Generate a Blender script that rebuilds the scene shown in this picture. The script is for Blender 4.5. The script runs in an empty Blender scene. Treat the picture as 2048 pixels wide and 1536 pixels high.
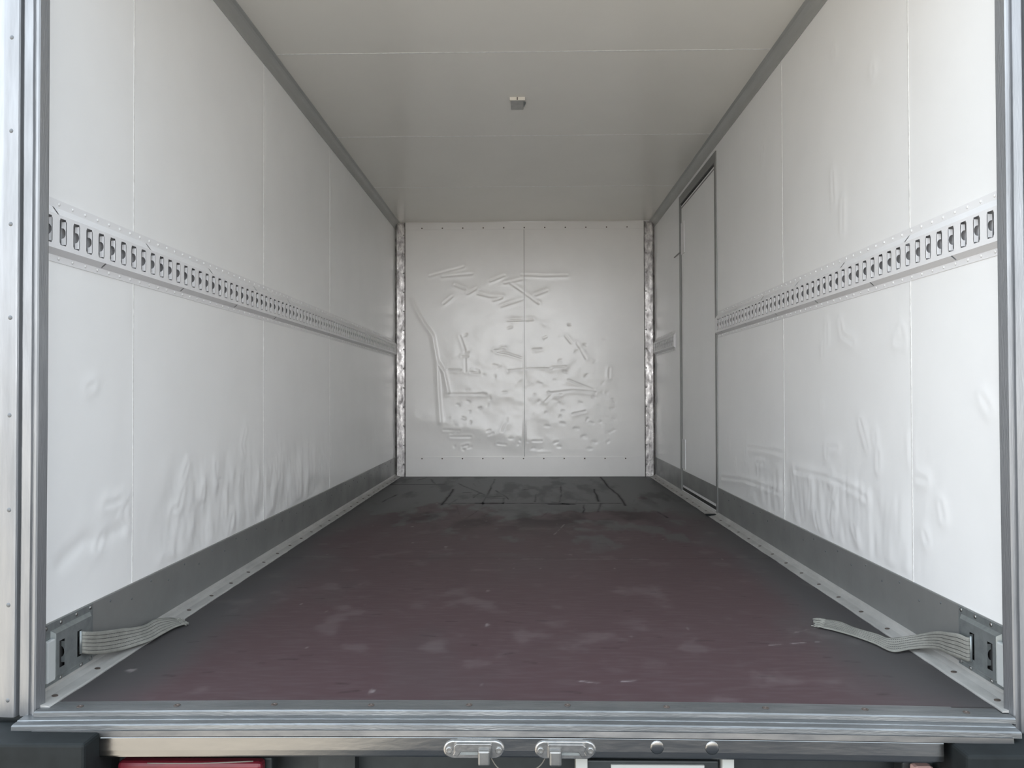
import bpy, bmesh, math, random
import numpy as np
from mathutils import Vector, Matrix

C = bpy.context.scene
COL = C.collection
R = random.Random(7)

# ------------------------------------------------------------------ camera
F_PX = 1525.0
cam_d = bpy.data.cameras.new('camera'); cam = bpy.data.objects.new('camera', cam_d); COL.objects.link(cam)
cam_d.sensor_fit = 'HORIZONTAL'; cam_d.sensor_width = 36.0; cam_d.lens = F_PX / 2048 * 36.0
cam_d.clip_start = 0.02
def _cam():
    yaw, pit, rol = -0.01903, 0.01379, -0.00287
    cy, sy, cp, sp = math.cos(yaw), math.sin(yaw), math.cos(pit), math.sin(pit)
    cr, sr = math.cos(rol), math.sin(rol)
    fw = Vector((sy * cp, cy * cp, sp)); rt = Vector((cy, -sy, 0)); up = rt.cross(fw)
    r2 = cr * rt + sr * up; u2 = -sr * rt + cr * up
    m = Matrix((r2, u2, -fw)).transposed().to_4x4()
    m.translation = Vector((0.015, 0.0, 0.663))
    return m
cam.matrix_world = _cam()
C.camera = cam

# ------------------------------------------------------------------ exposure, sky, sun
C.view_settings.view_transform = 'Standard'; C.view_settings.look = 'None'
C.view_settings.gamma = 1.0; C.view_settings.use_curve_mapping = False
C.view_settings.exposure = 0.0
C.cycles.max_bounces = 24; C.cycles.diffuse_bounces = 20; C.cycles.glossy_bounces = 10   # a white box: light reaches the far end by many bounces
SKY_STRENGTH, SKY_LOW, SKY_HIGH, SKY_GLOW = 1.28, 1.45, 1.1, 7.5
sun_d = bpy.data.lights.new('sun', 'SUN'); sun_d.energy = 22.0; sun_d.angle = math.radians(2.0); sun_d.color = (1.0, 0.95, 0.87)
sun = bpy.data.objects.new('sun', sun_d); COL.objects.link(sun)
sun.rotation_euler = Vector((0.15, -0.80, -0.75)).to_track_quat('-Z', 'Y').to_euler()   # high, from ahead on the left: the rear opening is in shade
sun.location = (-6, 8, 9)
world = bpy.data.worlds.new('sky'); C.world = world; world.use_nodes = True
def build_world():
    nt = world.node_tree; N = nt.nodes; L = nt.links; N.clear()
    def math_(op, a, b=None, clamp=False):
        n = N.new('ShaderNodeMath'); n.operation = op; n.use_clamp = clamp
        for i, v in enumerate((a, b)):
            if v is None: continue
            if isinstance(v, (int, float)): n.inputs[i].default_value = v
            else: L.new(v, n.inputs[i])
        return n.outputs[0]
    tc = N.new('ShaderNodeTexCoord'); sep = N.new('ShaderNodeSeparateXYZ'); L.new(tc.outputs['Generated'], sep.inputs[0])
    x, y, z = sep.outputs
    ramp = N.new('ShaderNodeValToRGB'); L.new(math_('MAXIMUM', z, 0.0), ramp.inputs[0])
    e = ramp.color_ramp.elements
    e[0].position = 0.0; e[0].color = (0.97, 0.985, 1.0, 1)
    e[1].position = 0.75; e[1].color = (0.76, 0.88, 1.0, 1)
    # hazy daylight: dimmer at the horizon, bright cloud higher up, a little brighter to the left
    zz = math_('MAXIMUM', z, 0.0)
    up = math_('MULTIPLY', math_('SUBTRACT', 1.0, math_('POWER', 2.718, math_('MULTIPLY', zz, -3.2))), SKY_HIGH)
    side = math_('ADD', 1.0, math_('MULTIPLY', x, -0.34))
    # a bright gap added low in the sky behind the truck to light the bulkhead
    def gauss(v, c, w): return math_('POWER', 2.718, math_('MULTIPLY', math_('POWER', math_('ABSOLUTE', math_('DIVIDE', math_('SUBTRACT', v, c), w)), 2.0), -1.0))
    glow = math_('MULTIPLY', math_('MULTIPLY', gauss(x, 0.03, 0.24), gauss(z, 0.03, 0.11)), math_('MULTIPLY', math_('LESS_THAN', y, 0.0), SKY_GLOW))
    st = math_('MULTIPLY', math_('ADD', math_('MULTIPLY', math_('ADD', SKY_LOW, up), side), glow), SKY_STRENGTH)
    bg = N.new('ShaderNodeBackground'); L.new(ramp.outputs[0], bg.inputs[0]); L.new(st, bg.inputs[1])
    out = N.new('ShaderNodeOutputWorld'); L.new(bg.outputs[0], out.inputs[0])
build_world()

# ------------------------------------------------------------------ helpers
WLOC = {}
def link(o, parent=None, wloc=(0, 0, 0)):
    COL.objects.link(o); w = Vector(wloc); WLOC[o.name] = w
    if parent is not None:
        o.parent = parent; o.location = w - WLOC[parent.name]
    else:
        o.location = w
    return o
def tag(o, label=None, cat=None, group=None, kind=None):
    if label: o['label'] = label
    if cat: o['category'] = cat
    if group: o['group'] = group
    if kind: o['kind'] = kind
    return o
def thing(name, loc, label, cat, group=None, kind=None):
    o = bpy.data.objects.new(name, None); o.empty_display_size = 0.05
    link(o, None, loc); return tag(o, label, cat, group, kind)
def obj(name, bm, mat, parent=None, smooth=False, bevel=0, label=None):
    me = bpy.data.meshes.new(name)
    vs = [v.co for v in bm.verts]
    lo = Vector((min(v.x for v in vs), min(v.y for v in vs), min(v.z for v in vs)))
    hi = Vector((max(v.x for v in vs), max(v.y for v in vs), max(v.z for v in vs)))
    c = Vector(((lo.x + hi.x) / 2, (lo.y + hi.y) / 2, lo.z))
    for v in bm.verts: v.co -= c
    bmesh.ops.recalc_face_normals(bm, faces=bm.faces)
    bm.to_mesh(me); bm.free()
    me.materials.append(mat)
    if smooth:
        for p in me.polygons: p.use_smooth = True
    o = bpy.data.objects.new(name, me); link(o, parent, c)
    if bevel:
        b = o.modifiers.new('bevel', 'BEVEL'); b.width = bevel; b.segments = 2; b.limit_method = 'ANGLE'; b.angle_limit = math.radians(40)
    if label: o['label'] = label
    return o
def inst(src, name, parent, wloc):
    o = src.copy(); o.name = name; o.parent = None
    COL.objects.link(o); w = Vector(wloc); WLOC[o.name] = w
    o.parent = parent; o.location = w - WLOC[parent.name]
    return o
def B(): return bmesh.new()
def box(bm, x0, x1, y0, y1, z0, z1, rot=None):
    vs = [bm.verts.new((x, y, z)) for x in (x0, x1) for y in (y0, y1) for z in (z0, z1)]
    for f in ((0, 1, 3, 2), (4, 6, 7, 5), (0, 4, 5, 1), (2, 3, 7, 6), (0, 2, 6, 4), (1, 5, 7, 3)):
        bm.faces.new([vs[i] for i in f])
    if rot: bmesh.ops.transform(bm, matrix=rot, verts=vs)
    return bm
def extrude(bm, prof, frames):
    """prof: closed 2D outline; frames: list of functions mapping (a,b)->3D, one per station"""
    rings = [[bm.verts.new(f(a, b)) for a, b in prof] for f in frames]
    n = len(prof)
    for r0, r1 in zip(rings, rings[1:]):
        for i in range(n):
            bm.faces.new((r0[i], r0[(i + 1) % n], r1[(i + 1) % n], r1[i]))
    bm.faces.new(rings[0]); bm.faces.new(list(reversed(rings[-1])))
    return bm
def tube(bm, pts, r, seg=8):
    pts = [Vector(p) for p in pts]; rings = []
    for i, p in enumerate(pts):
        t = (pts[min(i + 1, len(pts) - 1)] - pts[max(i - 1, 0)]).normalized()
        a = t.cross(Vector((0, 1, 0.01)))
        if a.length < 1e-4: a = t.cross(Vector((1, 0, 0)))
        a.normalize(); b = t.cross(a)
        rings.append([bm.verts.new(p + r * (math.cos(k * 2 * math.pi / seg) * a + math.sin(k * 2 * math.pi / seg) * b)) for k in range(seg)])
    for r0, r1 in zip(rings, rings[1:]):
        for k in range(seg): bm.faces.new((r0[k], r0[(k + 1) % seg], r1[(k + 1) % seg], r1[k]))
    bm.faces.new(list(reversed(rings[0]))); bm.faces.new(rings[-1])
    return bm
def dome(bm, c, n, r, h, seg=10, ring=3):
    """rivet head: shallow dome of radius r, height h standing on point c along n"""
    c = Vector(c); n = Vector(n).normalized()
    a = n.cross(Vector((0.3, 0.2, 0.9))).normalized(); b = n.cross(a)
    prev = None
    for j in range(ring):
        t = j / ring * math.pi / 2
        rr, hh = r * math.cos(t), h * math.sin(t)
        cur = [bm.verts.new(c + n * hh + rr * (math.cos(k * 2 * math.pi / seg) * a + math.sin(k * 2 * math.pi / seg) * b)) for k in range(seg)]
        if prev is None: bm.faces.new(list(reversed(cur)))
        else:
            for k in range(seg): bm.faces.new((prev[k], prev[(k + 1) % seg], cur[(k + 1) % seg], cur[k]))
        prev = cur
    top = bm.verts.new(c + n * h)
    for k in range(seg): bm.faces.new((prev[k], prev[(k + 1) % seg], top))
    return bm
def disc(bm, c, n, r, h, seg=14, hex_r=0):
    """screw head: low cylinder, optional hexagonal socket"""
    c = Vector(c); n = Vector(n).normalized()
    a = n.cross(Vector((0.3, 0.2, 0.9))).normalized(); b = n.cross(a)
    ringp = lambda rr, hh, s=seg: [bm.verts.new(c + n * hh + rr * (math.cos(k * 2 * math.pi / s) * a + math.sin(k * 2 * math.pi / s) * b)) for k in range(s)]
    r0, r1, r2 = ringp(r, 0), ringp(r, h * .75), ringp(r * .85, h)
    def br(p, q):
        for k in range(seg): bm.faces.new((p[k], p[(k + 1) % seg], q[(k + 1) % seg], q[k]))
    br(r0, r1); br(r1, r2); bm.faces.new(list(reversed(r0)))
    if hex_r:
        r3, r4 = ringp(hex_r, h), ringp(hex_r * .95, h * .25)
        br(r2, r3); br(r3, r4); bm.faces.new(r4)
    else: bm.faces.new(r2)
    return bm

# value noise in numpy (for dents, wear)
def vnoise(u, v, seed):
    iu, iv = np.floor(u).astype(np.int64), np.floor(v).astype(np.int64)
    fu, fv = u - iu, v - iv
    fu = fu * fu * (3 - 2 * fu); fv = fv * fv * (3 - 2 * fv)
    def h(a, b):
        n = (a * 374761393 + b * 668265263 + seed * 974634777) & 0x7fffffff
        n = ((n ^ (n >> 13)) * 1274126177) & 0x7fffffff
        n = n ^ (n >> 16)
        return (n & 0xffff) / 65535.0
    return (h(iu, iv) * (1 - fu) + h(iu + 1, iv) * fu) * (1 - fv) + (h(iu, iv + 1) * (1 - fu) + h(iu + 1, iv + 1) * fu) * fv
def fbm(u, v, seed, o=4):
    s = 0; a = .5
    for k in range(o):
        s = s + a * vnoise(u * 2 ** k, v * 2 ** k, seed + k * 17); a *= .5
    return s / (1 - .5 ** o)
def sstep(a, b, x):
    t = np.clip((x - a) / (b - a), 0, 1); return t * t * (3 - 2 * t)
def seg_dist(u, v, p, q):
    px, py = p; dx, dy = q[0] - px, q[1] - py; l2 = dx * dx + dy * dy + 1e-12
    t = np.clip(((u - px) * dx + (v - py) * dy) / l2, 0, 1)
    return np.hypot(u - px - t * dx, v - py - t * dy)
def line_field(u, v, lines, w):
    f = np.zeros_like(u)
    for ln in lines:
        for p, q in zip(ln, ln[1:]):
            lo_u, hi_u = min(p[0], q[0]) - 4 * w, max(p[0], q[0]) + 4 * w
            lo_v, hi_v = min(p[1], q[1]) - 4 * w, max(p[1], q[1]) + 4 * w
            m = (u > lo_u) & (u < hi_u) & (v > lo_v) & (v < hi_v)
            if m.any():
                d = seg_dist(u[m], v[m], p, q)
                f[m] = np.maximum(f[m], np.exp(-(d / w) ** 2))
    return f
def grid(name, U, V, du, dv, frame, disp, mat, thick, keep=None, attrs=None, parent=None):
    """dense sheet of a panel (u,v) with measured dents, closed to a slab of its real thickness.
    frame(u, v, d) gives 3D arrays, d pointing into the room."""
    nu, nv = max(2, int(round((U[1] - U[0]) / du))) + 1, max(2, int(round((V[1] - V[0]) / dv))) + 1
    uu, vv = np.meshgrid(np.linspace(*U, nu), np.linspace(*V, nv), indexing='ij')
    d = disp(uu, vv) if disp else np.zeros_like(uu)
    P = np.stack(frame(uu, vv, d), -1).reshape(-1, 3)
    Q = np.stack(frame(uu, vv, np.full_like(uu, -thick)), -1).reshape(-1, 3)
    idx = np.arange(nu * nv).reshape(nu, nv)
    q = np.stack((idx[:-1, :-1], idx[1:, :-1], idx[1:, 1:], idx[:-1, 1:]), -1)
    if keep is not None:
        cu, cv = (uu[:-1, :-1] + uu[1:, 1:]) / 2, (vv[:-1, :-1] + vv[1:, 1:]) / 2
        q = q[keep(cu, cv)]
    q = q.reshape(-1, 4)
    # back: the outer face as corner quads (split round an opening), sides as strips
    corners = []
    nP = len(P); extra = []; faces_extra = []
    rim = np.concatenate((idx[:, 0], idx[-1, 1:], idx[::-1, -1][1:], idx[0, ::-1][1:-1]))
    m = len(rim); base = nP
    extra = Q[rim]
    ring = [(int(rim[i]), int(rim[(i + 1) % m]), base + (i + 1) % m, base + i) for i in range(m)]
    allP = np.concatenate((P, extra)); nv_tot = len(allP)
    quads = np.concatenate((q, np.array(ring)))
    if keep is None:
        # outer skin: one n-gon through the rim copies
        ngon = list(range(base, base + m))
    else: ngon = None
    c = np.array([(allP[:, 0].min() + allP[:, 0].max()) / 2, (allP[:, 1].min() + allP[:, 1].max()) / 2, allP[:, 2].min()])
    allP = allP - c
    me = bpy.data.meshes.new(name)
    nl = len(quads) * 4 + (len(ngon) if ngon else 0); nf = len(quads) + (1 if ngon else 0)
    me.vertices.add(nv_tot); me.vertices.foreach_set('co', allP.astype(np.float32).ravel())
    me.loops.add(nl); me.polygons.add(nf)
    li = quads.ravel().astype(np.int32); ls = (np.arange(len(quads)) * 4).astype(np.int32)
    if ngon:
        li = np.concatenate((li, np.array(ngon[::-1], np.int32))); ls = np.concatenate((ls, [len(quads) * 4])).astype(np.int32)
    me.loops.foreach_set('vertex_index', li); me.polygons.foreach_set('loop_start', ls)
    me.update(calc_edges=True); me.validate()
    sm = np.zeros(nf, bool); sm[:len(q)] = True; me.polygons.foreach_set('use_smooth', sm)
    if attrs:
        for an, fn in attrs.items():
            a = me.attributes.new(an, 'FLOAT', 'POINT')
            val = np.zeros(nv_tot, np.float32); val[:nP] = np.clip(fn(uu, vv), 0, 1).ravel()
            a.data.foreach_set('value', val)
    me.materials.append(mat)
    o = bpy.data.objects.new(name, me); link(o, parent, c)
    return o

# ------------------------------------------------------------------ materials
def mat(name, base, rough=.5, metal=0., spec=.5, var=0., vscale=8., bump=0., bscale=40., rvar=0., stretch=(1, 1, 1), coat=0., base2=None, streak=None):
    m = bpy.data.materials.new(name); m.use_nodes = True
    nt = m.node_tree; N = nt.nodes; L = nt.links; p = N['Principled BSDF']
    p.inputs['Base Color'].default_value = (*base, 1); p.inputs['Roughness'].default_value = rough
    p.inputs['Metallic'].default_value = metal; p.inputs['Specular IOR Level'].default_value = spec
    if coat: p.inputs['Coat Weight'].default_value = coat; p.inputs['Coat Roughness'].default_value = .12
    tc = N.new('ShaderNodeTexCoord'); mp = N.new('ShaderNodeMapping'); L.new(tc.outputs['Object'], mp.inputs[0]); mp.inputs['Scale'].default_value = stretch
    if var or rvar or base2:
        n = N.new('ShaderNodeTexNoise'); n.inputs['Scale'].default_value = vscale; n.inputs['Detail'].default_value = 6; n.inputs['Roughness'].default_value = .6
        L.new(mp.outputs[0], n.inputs['Vector'])
        mr = N.new('ShaderNodeMapRange'); mr.inputs[1].default_value = .35; mr.inputs[2].default_value = .65; L.new(n.outputs[0], mr.inputs[0])
        mix = N.new('ShaderNodeMix'); mix.data_type = 'RGBA'
        b2 = base2 or tuple(c * (1 - var) for c in base)
        mix.inputs[6].default_value = (*base, 1); mix.inputs[7].default_value = (*b2, 1)
        L.new(mr.outputs[0], mix.inputs[0]); L.new(mix.outputs[2], p.inputs['Base Color'])
        if rvar:
            r = N.new('ShaderNodeMapRange'); r.inputs[3].default_value = rough - rvar; r.inputs[4].default_value = rough + rvar
            L.new(mr.outputs[0], r.inputs[0]); L.new(r.outputs[0], p.inputs['Roughness'])
    if bump:
        n2 = N.new('ShaderNodeTexNoise'); n2.inputs['Scale'].default_value = bscale; n2.inputs['Detail'].default_value = 4
        L.new(mp.outputs[0], n2.inputs['Vector'])
        b = N.new('ShaderNodeBump'); b.inputs['Strength'].default_value = bump; b.inputs['Distance'].default_value = .002
        L.new(n2.outputs[0], b.inputs['Height']); L.new(b.outputs[0], p.inputs['Normal'])
    return m
M = {}
M['wall'] = mat('white_gelcoat_panel', (.90, .905, .905), .30, var=.03, vscale=3, bump=.06, bscale=18)
M['backwall'] = mat('white_bulkhead_panel', (.90, .885, .87), .22, var=.04, vscale=3, bump=.10, bscale=30)
M['ceil'] = mat('cream_ceiling_panel', (.845, .83, .775), .20, var=.03, vscale=2)
M['seam'] = mat('white_seam_sealant', (.87, .87, .86), .45, base2=(.66, .66, .65), vscale=35)
M['rail'] = mat('white_coated_steel', (.80, .80, .81), .38, var=.02)
M['alu'] = mat('worn_aluminium', (.32, .33, .345), .40, metal=.8, var=.22, vscale=5, rvar=.08, bump=.25, bscale=60, stretch=(6, 6, .6))
M['alu_x'] = mat('worn_aluminium_sill', (.25, .26, .265), .42, metal=.75, var=.35, vscale=6, rvar=.10, bump=.35, bscale=60, stretch=(.8, 6, 6))
M['alu_dull'] = mat('dull_grey_aluminium', (.27, .275, .27), .42, metal=.35, var=.12, vscale=4, rvar=.06, bump=.08)
M['angle'] = mat('dusty_aluminium_angle', (.45, .445, .43), .5, metal=.2, var=.22, vscale=7, bump=.1, stretch=(3, 1, 3))
M['cove'] = mat('grey_ceiling_cove', (.44, .45, .44), .45, metal=.2, var=.08, vscale=4)
M['galv'] = mat('scuffed_galvanised_steel', (.58, .56, .55), .36, metal=1., base2=(.20, .19, .19), vscale=14, rvar=.12, bump=.5, bscale=25, stretch=(2, 2, 1))
M['slot_shade'] = mat('slot_shade_grey', (.62, .625, .64), .6, metal=.1, var=.15, vscale=20)  # strip behind the rail slots, greyed to deepen their shade
M['galv_dark'] = mat('dark_galvanised_steel', (.37, .405, .41), .45, metal=.7, var=.4, vscale=14, rvar=.1, bump=.3)
M['frame'] = mat('grey_door_frame', (.25, .255, .25), .42, metal=.3, var=.08)
M['black'] = mat('black_rubber', (.014, .017, .018), .7, spec=.2, var=.3, vscale=20, bump=.2)
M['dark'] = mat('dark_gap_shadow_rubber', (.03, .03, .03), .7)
M['steel_dark'] = mat('dark_chassis_steel', (.035, .042, .044), .5, metal=.2, var=.4, vscale=10, bump=.2)
M['beam'] = mat('brushed_steel_beam', (.31, .31, .305), .22, metal=1., var=.12, vscale=5, rvar=.05, bump=.12, bscale=30, stretch=(1, 4, 4))
M['beam_strip'] = mat('brushed_steel_top_strip', (.20, .205, .21), .35, metal=1., var=.3, vscale=12, rvar=.06, stretch=(1, 4, 4))
M['cast'] = mat('cast_stainless', (.44, .44, .435), .30, metal=1., var=.25, vscale=40, bump=.15, bscale=120)
M['cast_dark'] = mat('dull_cast_steel', (.30, .30, .295), .38, metal=.9, var=.2, vscale=60)
M['screw'] = mat('zinc_screw', (.42, .42, .41), .35, metal=1., var=.3, vscale=80)
M['rust_screw'] = mat('tarnished_screw', (.16, .13, .115), .5, metal=.6, var=.4, vscale=80)
M['rivet'] = mat('grey_rivet', (.17, .18, .19), .5, metal=.5, var=.2, vscale=60)
M['rivet_white'] = mat('white_painted_rivet', (.80, .80, .80), .35)
M['lamp_case'] = mat('cream_lamp_case', (.80, .77, .70), .4)
M['lamp_lens'] = mat('smoky_lamp_lens', (.42, .42, .40), .3, var=.2, vscale=30)
M['strap'] = mat('dusty_grey_webbing', (.27, .27, .245), .85, spec=.2, var=.22, vscale=25, bump=.5, bscale=300)
M['stitch'] = mat('black_stitching', (.03, .03, .035), .8)
M['red'] = mat('red_lamp_lens', (.20, .02, .035), .3, var=.3, vscale=12)
M['pale'] = mat('pale_lamp_lens', (.80, .52, .48), .25)
M['grey_pl'] = mat('grey_plastic_strip', (.48, .50, .50), .45)
M['wire'] = mat('grey_cable', (.16, .15, .13), .5)
M['plate_pale'] = mat('pale_plate', (.42, .43, .41), .5)

def ground_mat():
    """tan dusty yard with a patch of dark asphalt on the apron right behind the truck"""
    m = mat('yard_ground', (.27, .24, .20), .9, base2=(.21, .19, .165), vscale=3, bump=.4, bscale=90)
    nt = m.node_tree; N = nt.nodes; L = nt.links; p = N['Principled BSDF']
    tan = p.inputs['Base Color'].links[0].from_socket
    g = N.new('ShaderNodeNewGeometry'); sp = N.new('ShaderNodeSeparateXYZ'); L.new(g.outputs['Position'], sp.inputs[0])
    nz = N.new('ShaderNodeTexNoise'); nz.inputs['Scale'].default_value = 1.5; L.new(g.outputs['Position'], nz.inputs['Vector'])
    def ramp(src, a, b):
        add = N.new('ShaderNodeMath'); add.operation = 'MULTIPLY_ADD'; L.new(nz.outputs[0], add.inputs[0]); add.inputs[1].default_value = .5; L.new(src, add.inputs[2])
        r = N.new('ShaderNodeMapRange'); r.inputs[1].default_value = a; r.inputs[2].default_value = b; L.new(add.outputs[0], r.inputs[0]); return r.outputs[0]
    f = N.new('ShaderNodeMath'); f.operation = 'MULTIPLY'; L.new(ramp(sp.outputs[0], -.75, -.15), f.inputs[0]); L.new(ramp(sp.outputs[1], -2.6, -2.2), f.inputs[1])
    x = N.new('ShaderNodeMix'); x.data_type = 'RGBA'; L.new(f.outputs[0], x.inputs[0]); L.new(tan, x.inputs[6]); x.inputs[7].default_value = (.050, .055, .062, 1)  # dark bluish tone painted in as shade, for beam and jamb reflections
    L.new(x.outputs[2], p.inputs['Base Color'])
    return m
M['ground'] = ground_mat()

def floor_mat():
    m = bpy.data.materials.new('brown_phenolic_floor'); m.use_nodes = True
    nt = m.node_tree; N = nt.nodes; L = nt.links; p = N['Principled BSDF']
    def attr(n):
        a = N.new('ShaderNodeAttribute'); a.attribute_name = n; return a.outputs['Fac']
    def mix(fac, a, b):
        x = N.new('ShaderNodeMix'); x.data_type = 'RGBA'; L.new(fac, x.inputs[0])
        if isinstance(a, tuple): x.inputs[6].default_value = (*a, 1)
        else: L.new(a, x.inputs[6])
        x.inputs[7].default_value = (*b, 1); return x.outputs[2]
    tc = N.new('ShaderNodeTexCoord'); mp = N.new('ShaderNodeMapping'); mp.inputs['Scale'].default_value = (1, 5, 1); L.new(tc.outputs['Object'], mp.inputs[0])
    n = N.new('ShaderNodeTexNoise'); n.inputs['Scale'].default_value = 14; n.inputs['Detail'].default_value = 8; L.new(mp.outputs[0], n.inputs['Vector'])
    mr = N.new('ShaderNodeMapRange'); mr.inputs[1].default_value = .45; mr.inputs[2].default_value = .75; L.new(n.outputs[0], mr.inputs[0])
    c = mix(mr.outputs[0], FLOOR_BROWN, FLOOR_BROWN2)
    c = mix(attr('grey'), c, FLOOR_GREY)
    c = mix(attr('dark'), c, (.012, .012, .012))
    c = mix(attr('light'), c, (.30, .27, .27))
    L.new(c, p.inputs['Base Color'])
    r = N.new('ShaderNodeMapRange'); r.inputs[3].default_value = .56; r.inputs[4].default_value = .46; L.new(attr('grey'), r.inputs[0]); L.new(r.outputs[0], p.inputs['Roughness'])
    p.inputs['Specular IOR Level'].default_value = .24
    sp = N.new('ShaderNodeMapRange'); sp.inputs[3].default_value = .24; sp.inputs[4].default_value = .0; L.new(attr('dark'), sp.inputs[0]); L.new(sp.outputs[0], p.inputs['Specular IOR Level'])   # raw torn wood has no gloss
    b = N.new('ShaderNodeBump'); b.inputs['Strength'].default_value = .12; b.inputs['Distance'].default_value = .001; L.new(n.outputs[0], b.inputs['Height']); L.new(b.outputs[0], p.inputs['Normal'])
    return m
FLOOR_BROWN = (.064, .038, .042); FLOOR_BROWN2 = (.078, .053, .057); FLOOR_GREY = (.056, .057, .058)
M['floor'] = floor_mat()

# ------------------------------------------------------------------ dimensions
XL, XR, H, Y0, Y1 = -1.05, 1.05, 2.065, 1.63, 6.17
ST = 'structure'

# ------------------------------------------------------------------ dents measured on the panels
LD = [[(2.869, 0.531), (2.838, 0.478), (2.857, 0.445)], [(2.597, 0.427), (2.598, 0.377), (2.64, 0.368)], [(2.87, 0.37), (2.87, 0.319)], [(2.339, 0.364), (2.322, 0.321), (2.274, 0.317)], [(2.49, 0.361), (2.49, 0.337)], [(2.408, 0.227), (2.444, 0.17)], [(2.739, 0.229), (2.717, 0.176)], [(1.909, 0.388), (1.949, 0.386), (1.984, 0.392)], [(2.027, 0.381), (1.994, 0.354), (2.028, 0.312)], [(1.832, 0.683), (1.855, 0.69)], [(2.214, 0.184), (2.283, 0.162)], [(2.372, 0.444), (2.347, 0.408)], [(1.877, 0.284), (1.893, 0.308)]]
LSOFT = [[(1.728, 0.281), (1.819, 0.316), (1.893, 0.305), (1.991, 0.316)]]
RD = [[(1.751, 0.654), (1.726, 0.628)], [(2.381, 0.573), (2.34, 0.507)], [(2.264, 0.487), (2.265, 0.444)], [(2.286, 0.543), (2.287, 0.525)], [(2.696, 0.629), (2.695, 0.617)], [(3.216, 0.429), (3.08, 0.419)], [(2.97, 0.367), (2.648, 0.374), (2.398, 0.355), (2.339, 0.341)], [(2.794, 0.362), (2.809, 0.245)], [(2.613, 0.295), (2.635, 0.238)], [(2.576, 0.341), (2.587, 0.311)], [(2.44, 0.238), (2.419, 0.215)], [(2.007, 0.298), (1.995, 0.278)], [(2.078, 0.534), (2.072, 0.482)], [(2.656, 0.478), (2.563, 0.485)], [(2.656, 0.478), (2.657, 0.449)], [(2.616, 0.394), (2.637, 0.367)], [(2.047, 0.439), (1.998, 0.438)], [(1.929, 0.385), (1.919, 0.353)], [(2.762, 0.23), (2.729, 0.171)], [(2.599, 0.235), (2.599, 0.202)], [(2.534, 0.898), (2.516, 0.854), (2.432, 0.826)], [(2.647, 0.902), (2.648, 0.839)], [(2.681, 0.833), (2.682, 0.799)], [(2.125, 0.84), (2.109, 0.809), (2.154, 0.809)], [(2.507, 1.289), (2.509, 1.197)], [(2.585, 1.35), (2.575, 1.315)], [(3.072, 0.775), (3.03, 0.754)], [(2.585, 1.408), (2.577, 1.312)], [(3.329, 1.747), (3.343, 1.674)], [(2.564, 1.817), (2.558, 1.799)], [(2.285, 1.637), (2.281, 1.622)], [(3.379, 0.83), (3.378, 0.849), (3.225, 0.84)], [(3.046, 0.766), (3.035, 0.751)], [(3.339, 0.465), (3.326, 0.445)], [(3.605, 0.413), (3.089, 0.425)], [(3.454, 0.351), (3.355, 0.358)], [(4.075, 0.22), (3.69, 0.252), (3.092, 0.26)], [(3.924, 0.411), (3.924, 0.391)], [(3.808, 0.321), (3.808, 0.297)], [(3.611, 0.481), (3.622, 0.356)]]
BD = [[(-0.77, 1.629), (-0.493, 1.702)], [(-0.666, 1.623), (-0.424, 1.644)], [(-0.16, 1.568), (-0.022, 1.596)], [(-0.022, 1.636), (0.15, 1.626), (0.345, 1.628)], [(-0.114, 1.568), (0.115, 1.4)], [(-0.184, 1.378), (-0.011, 1.435)], [(-0.459, 1.483), (-0.39, 1.523)], [(-0.563, 1.553), (-0.482, 1.518)], [(-0.655, 1.404), (-0.586, 1.461)], [(-0.379, 1.483), (-0.287, 1.459), (-0.183, 1.453)], [(-0.252, 1.425), (-0.183, 1.447)], [(0.092, 1.469), (0.184, 1.503)], [(-0.138, 1.263), (0.069, 1.268)], [(-0.242, 1.022), (-0.162, 1.028)], [(-0.219, 1.011), (-0.139, 0.999), (-0.018, 0.958)], [(-0.128, 0.856), (0.044, 0.872), (0.216, 0.869)], [(0.216, 0.883), (0.331, 0.888)], [(-0.621, 0.863), (-0.518, 0.863)], [(-0.483, 0.966), (-0.478, 0.851)], [(-0.506, 0.972), (-0.46, 0.972)], [(-0.438, 0.845), (-0.369, 0.839)], [(0.423, 1.077), (0.497, 0.951)], [(0.331, 1.135), (0.377, 1.077)], [(0.353, 0.78), (0.558, 0.699)], [(0.227, 0.677), (0.387, 0.694), (0.57, 0.682)], [(0.169, 0.608), (0.238, 0.677)], [(-0.633, 0.668), (-0.312, 0.667)], [(-0.523, 1.138), (-0.483, 1.023)], [(0.193, 0.677), (0.295, 0.665)], [(0.386, 0.505), (0.489, 0.527)], [(0.685, 0.87), (0.684, 0.801)], [(0.068, 1.027), (0.137, 1.032)], [(-0.275, 1.586), (-0.16, 1.631)], [(-0.599, 0.322), (-0.439, 0.321)], [(-0.657, 0.379), (-0.53, 0.373)], [(-0.186, 0.367), (-0.14, 0.47)], [(0.065, 0.286), (0.134, 0.286)], [(-0.508, 0.241), (-0.462, 0.253)], [(-0.221, 0.264), (-0.152, 0.258)], [(0.111, 0.183), (0.202, 0.183)]]
BRIDGE = [[(-0.92, 1.428), (-0.828, 1.255), (-0.748, 1.139), (-0.713, 0.932), (-0.702, 0.668), (-0.685, 0.439)], [(-0.713, 0.932), (-0.656, 0.84), (-0.622, 0.679)]]
BPATCH = [[(-0.944, 0.494), (-0.691, 0.448), (-0.45, 0.40), (-0.198, 0.345), (-0.141, 0.321), (-0.015, 0.315)]]

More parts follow.
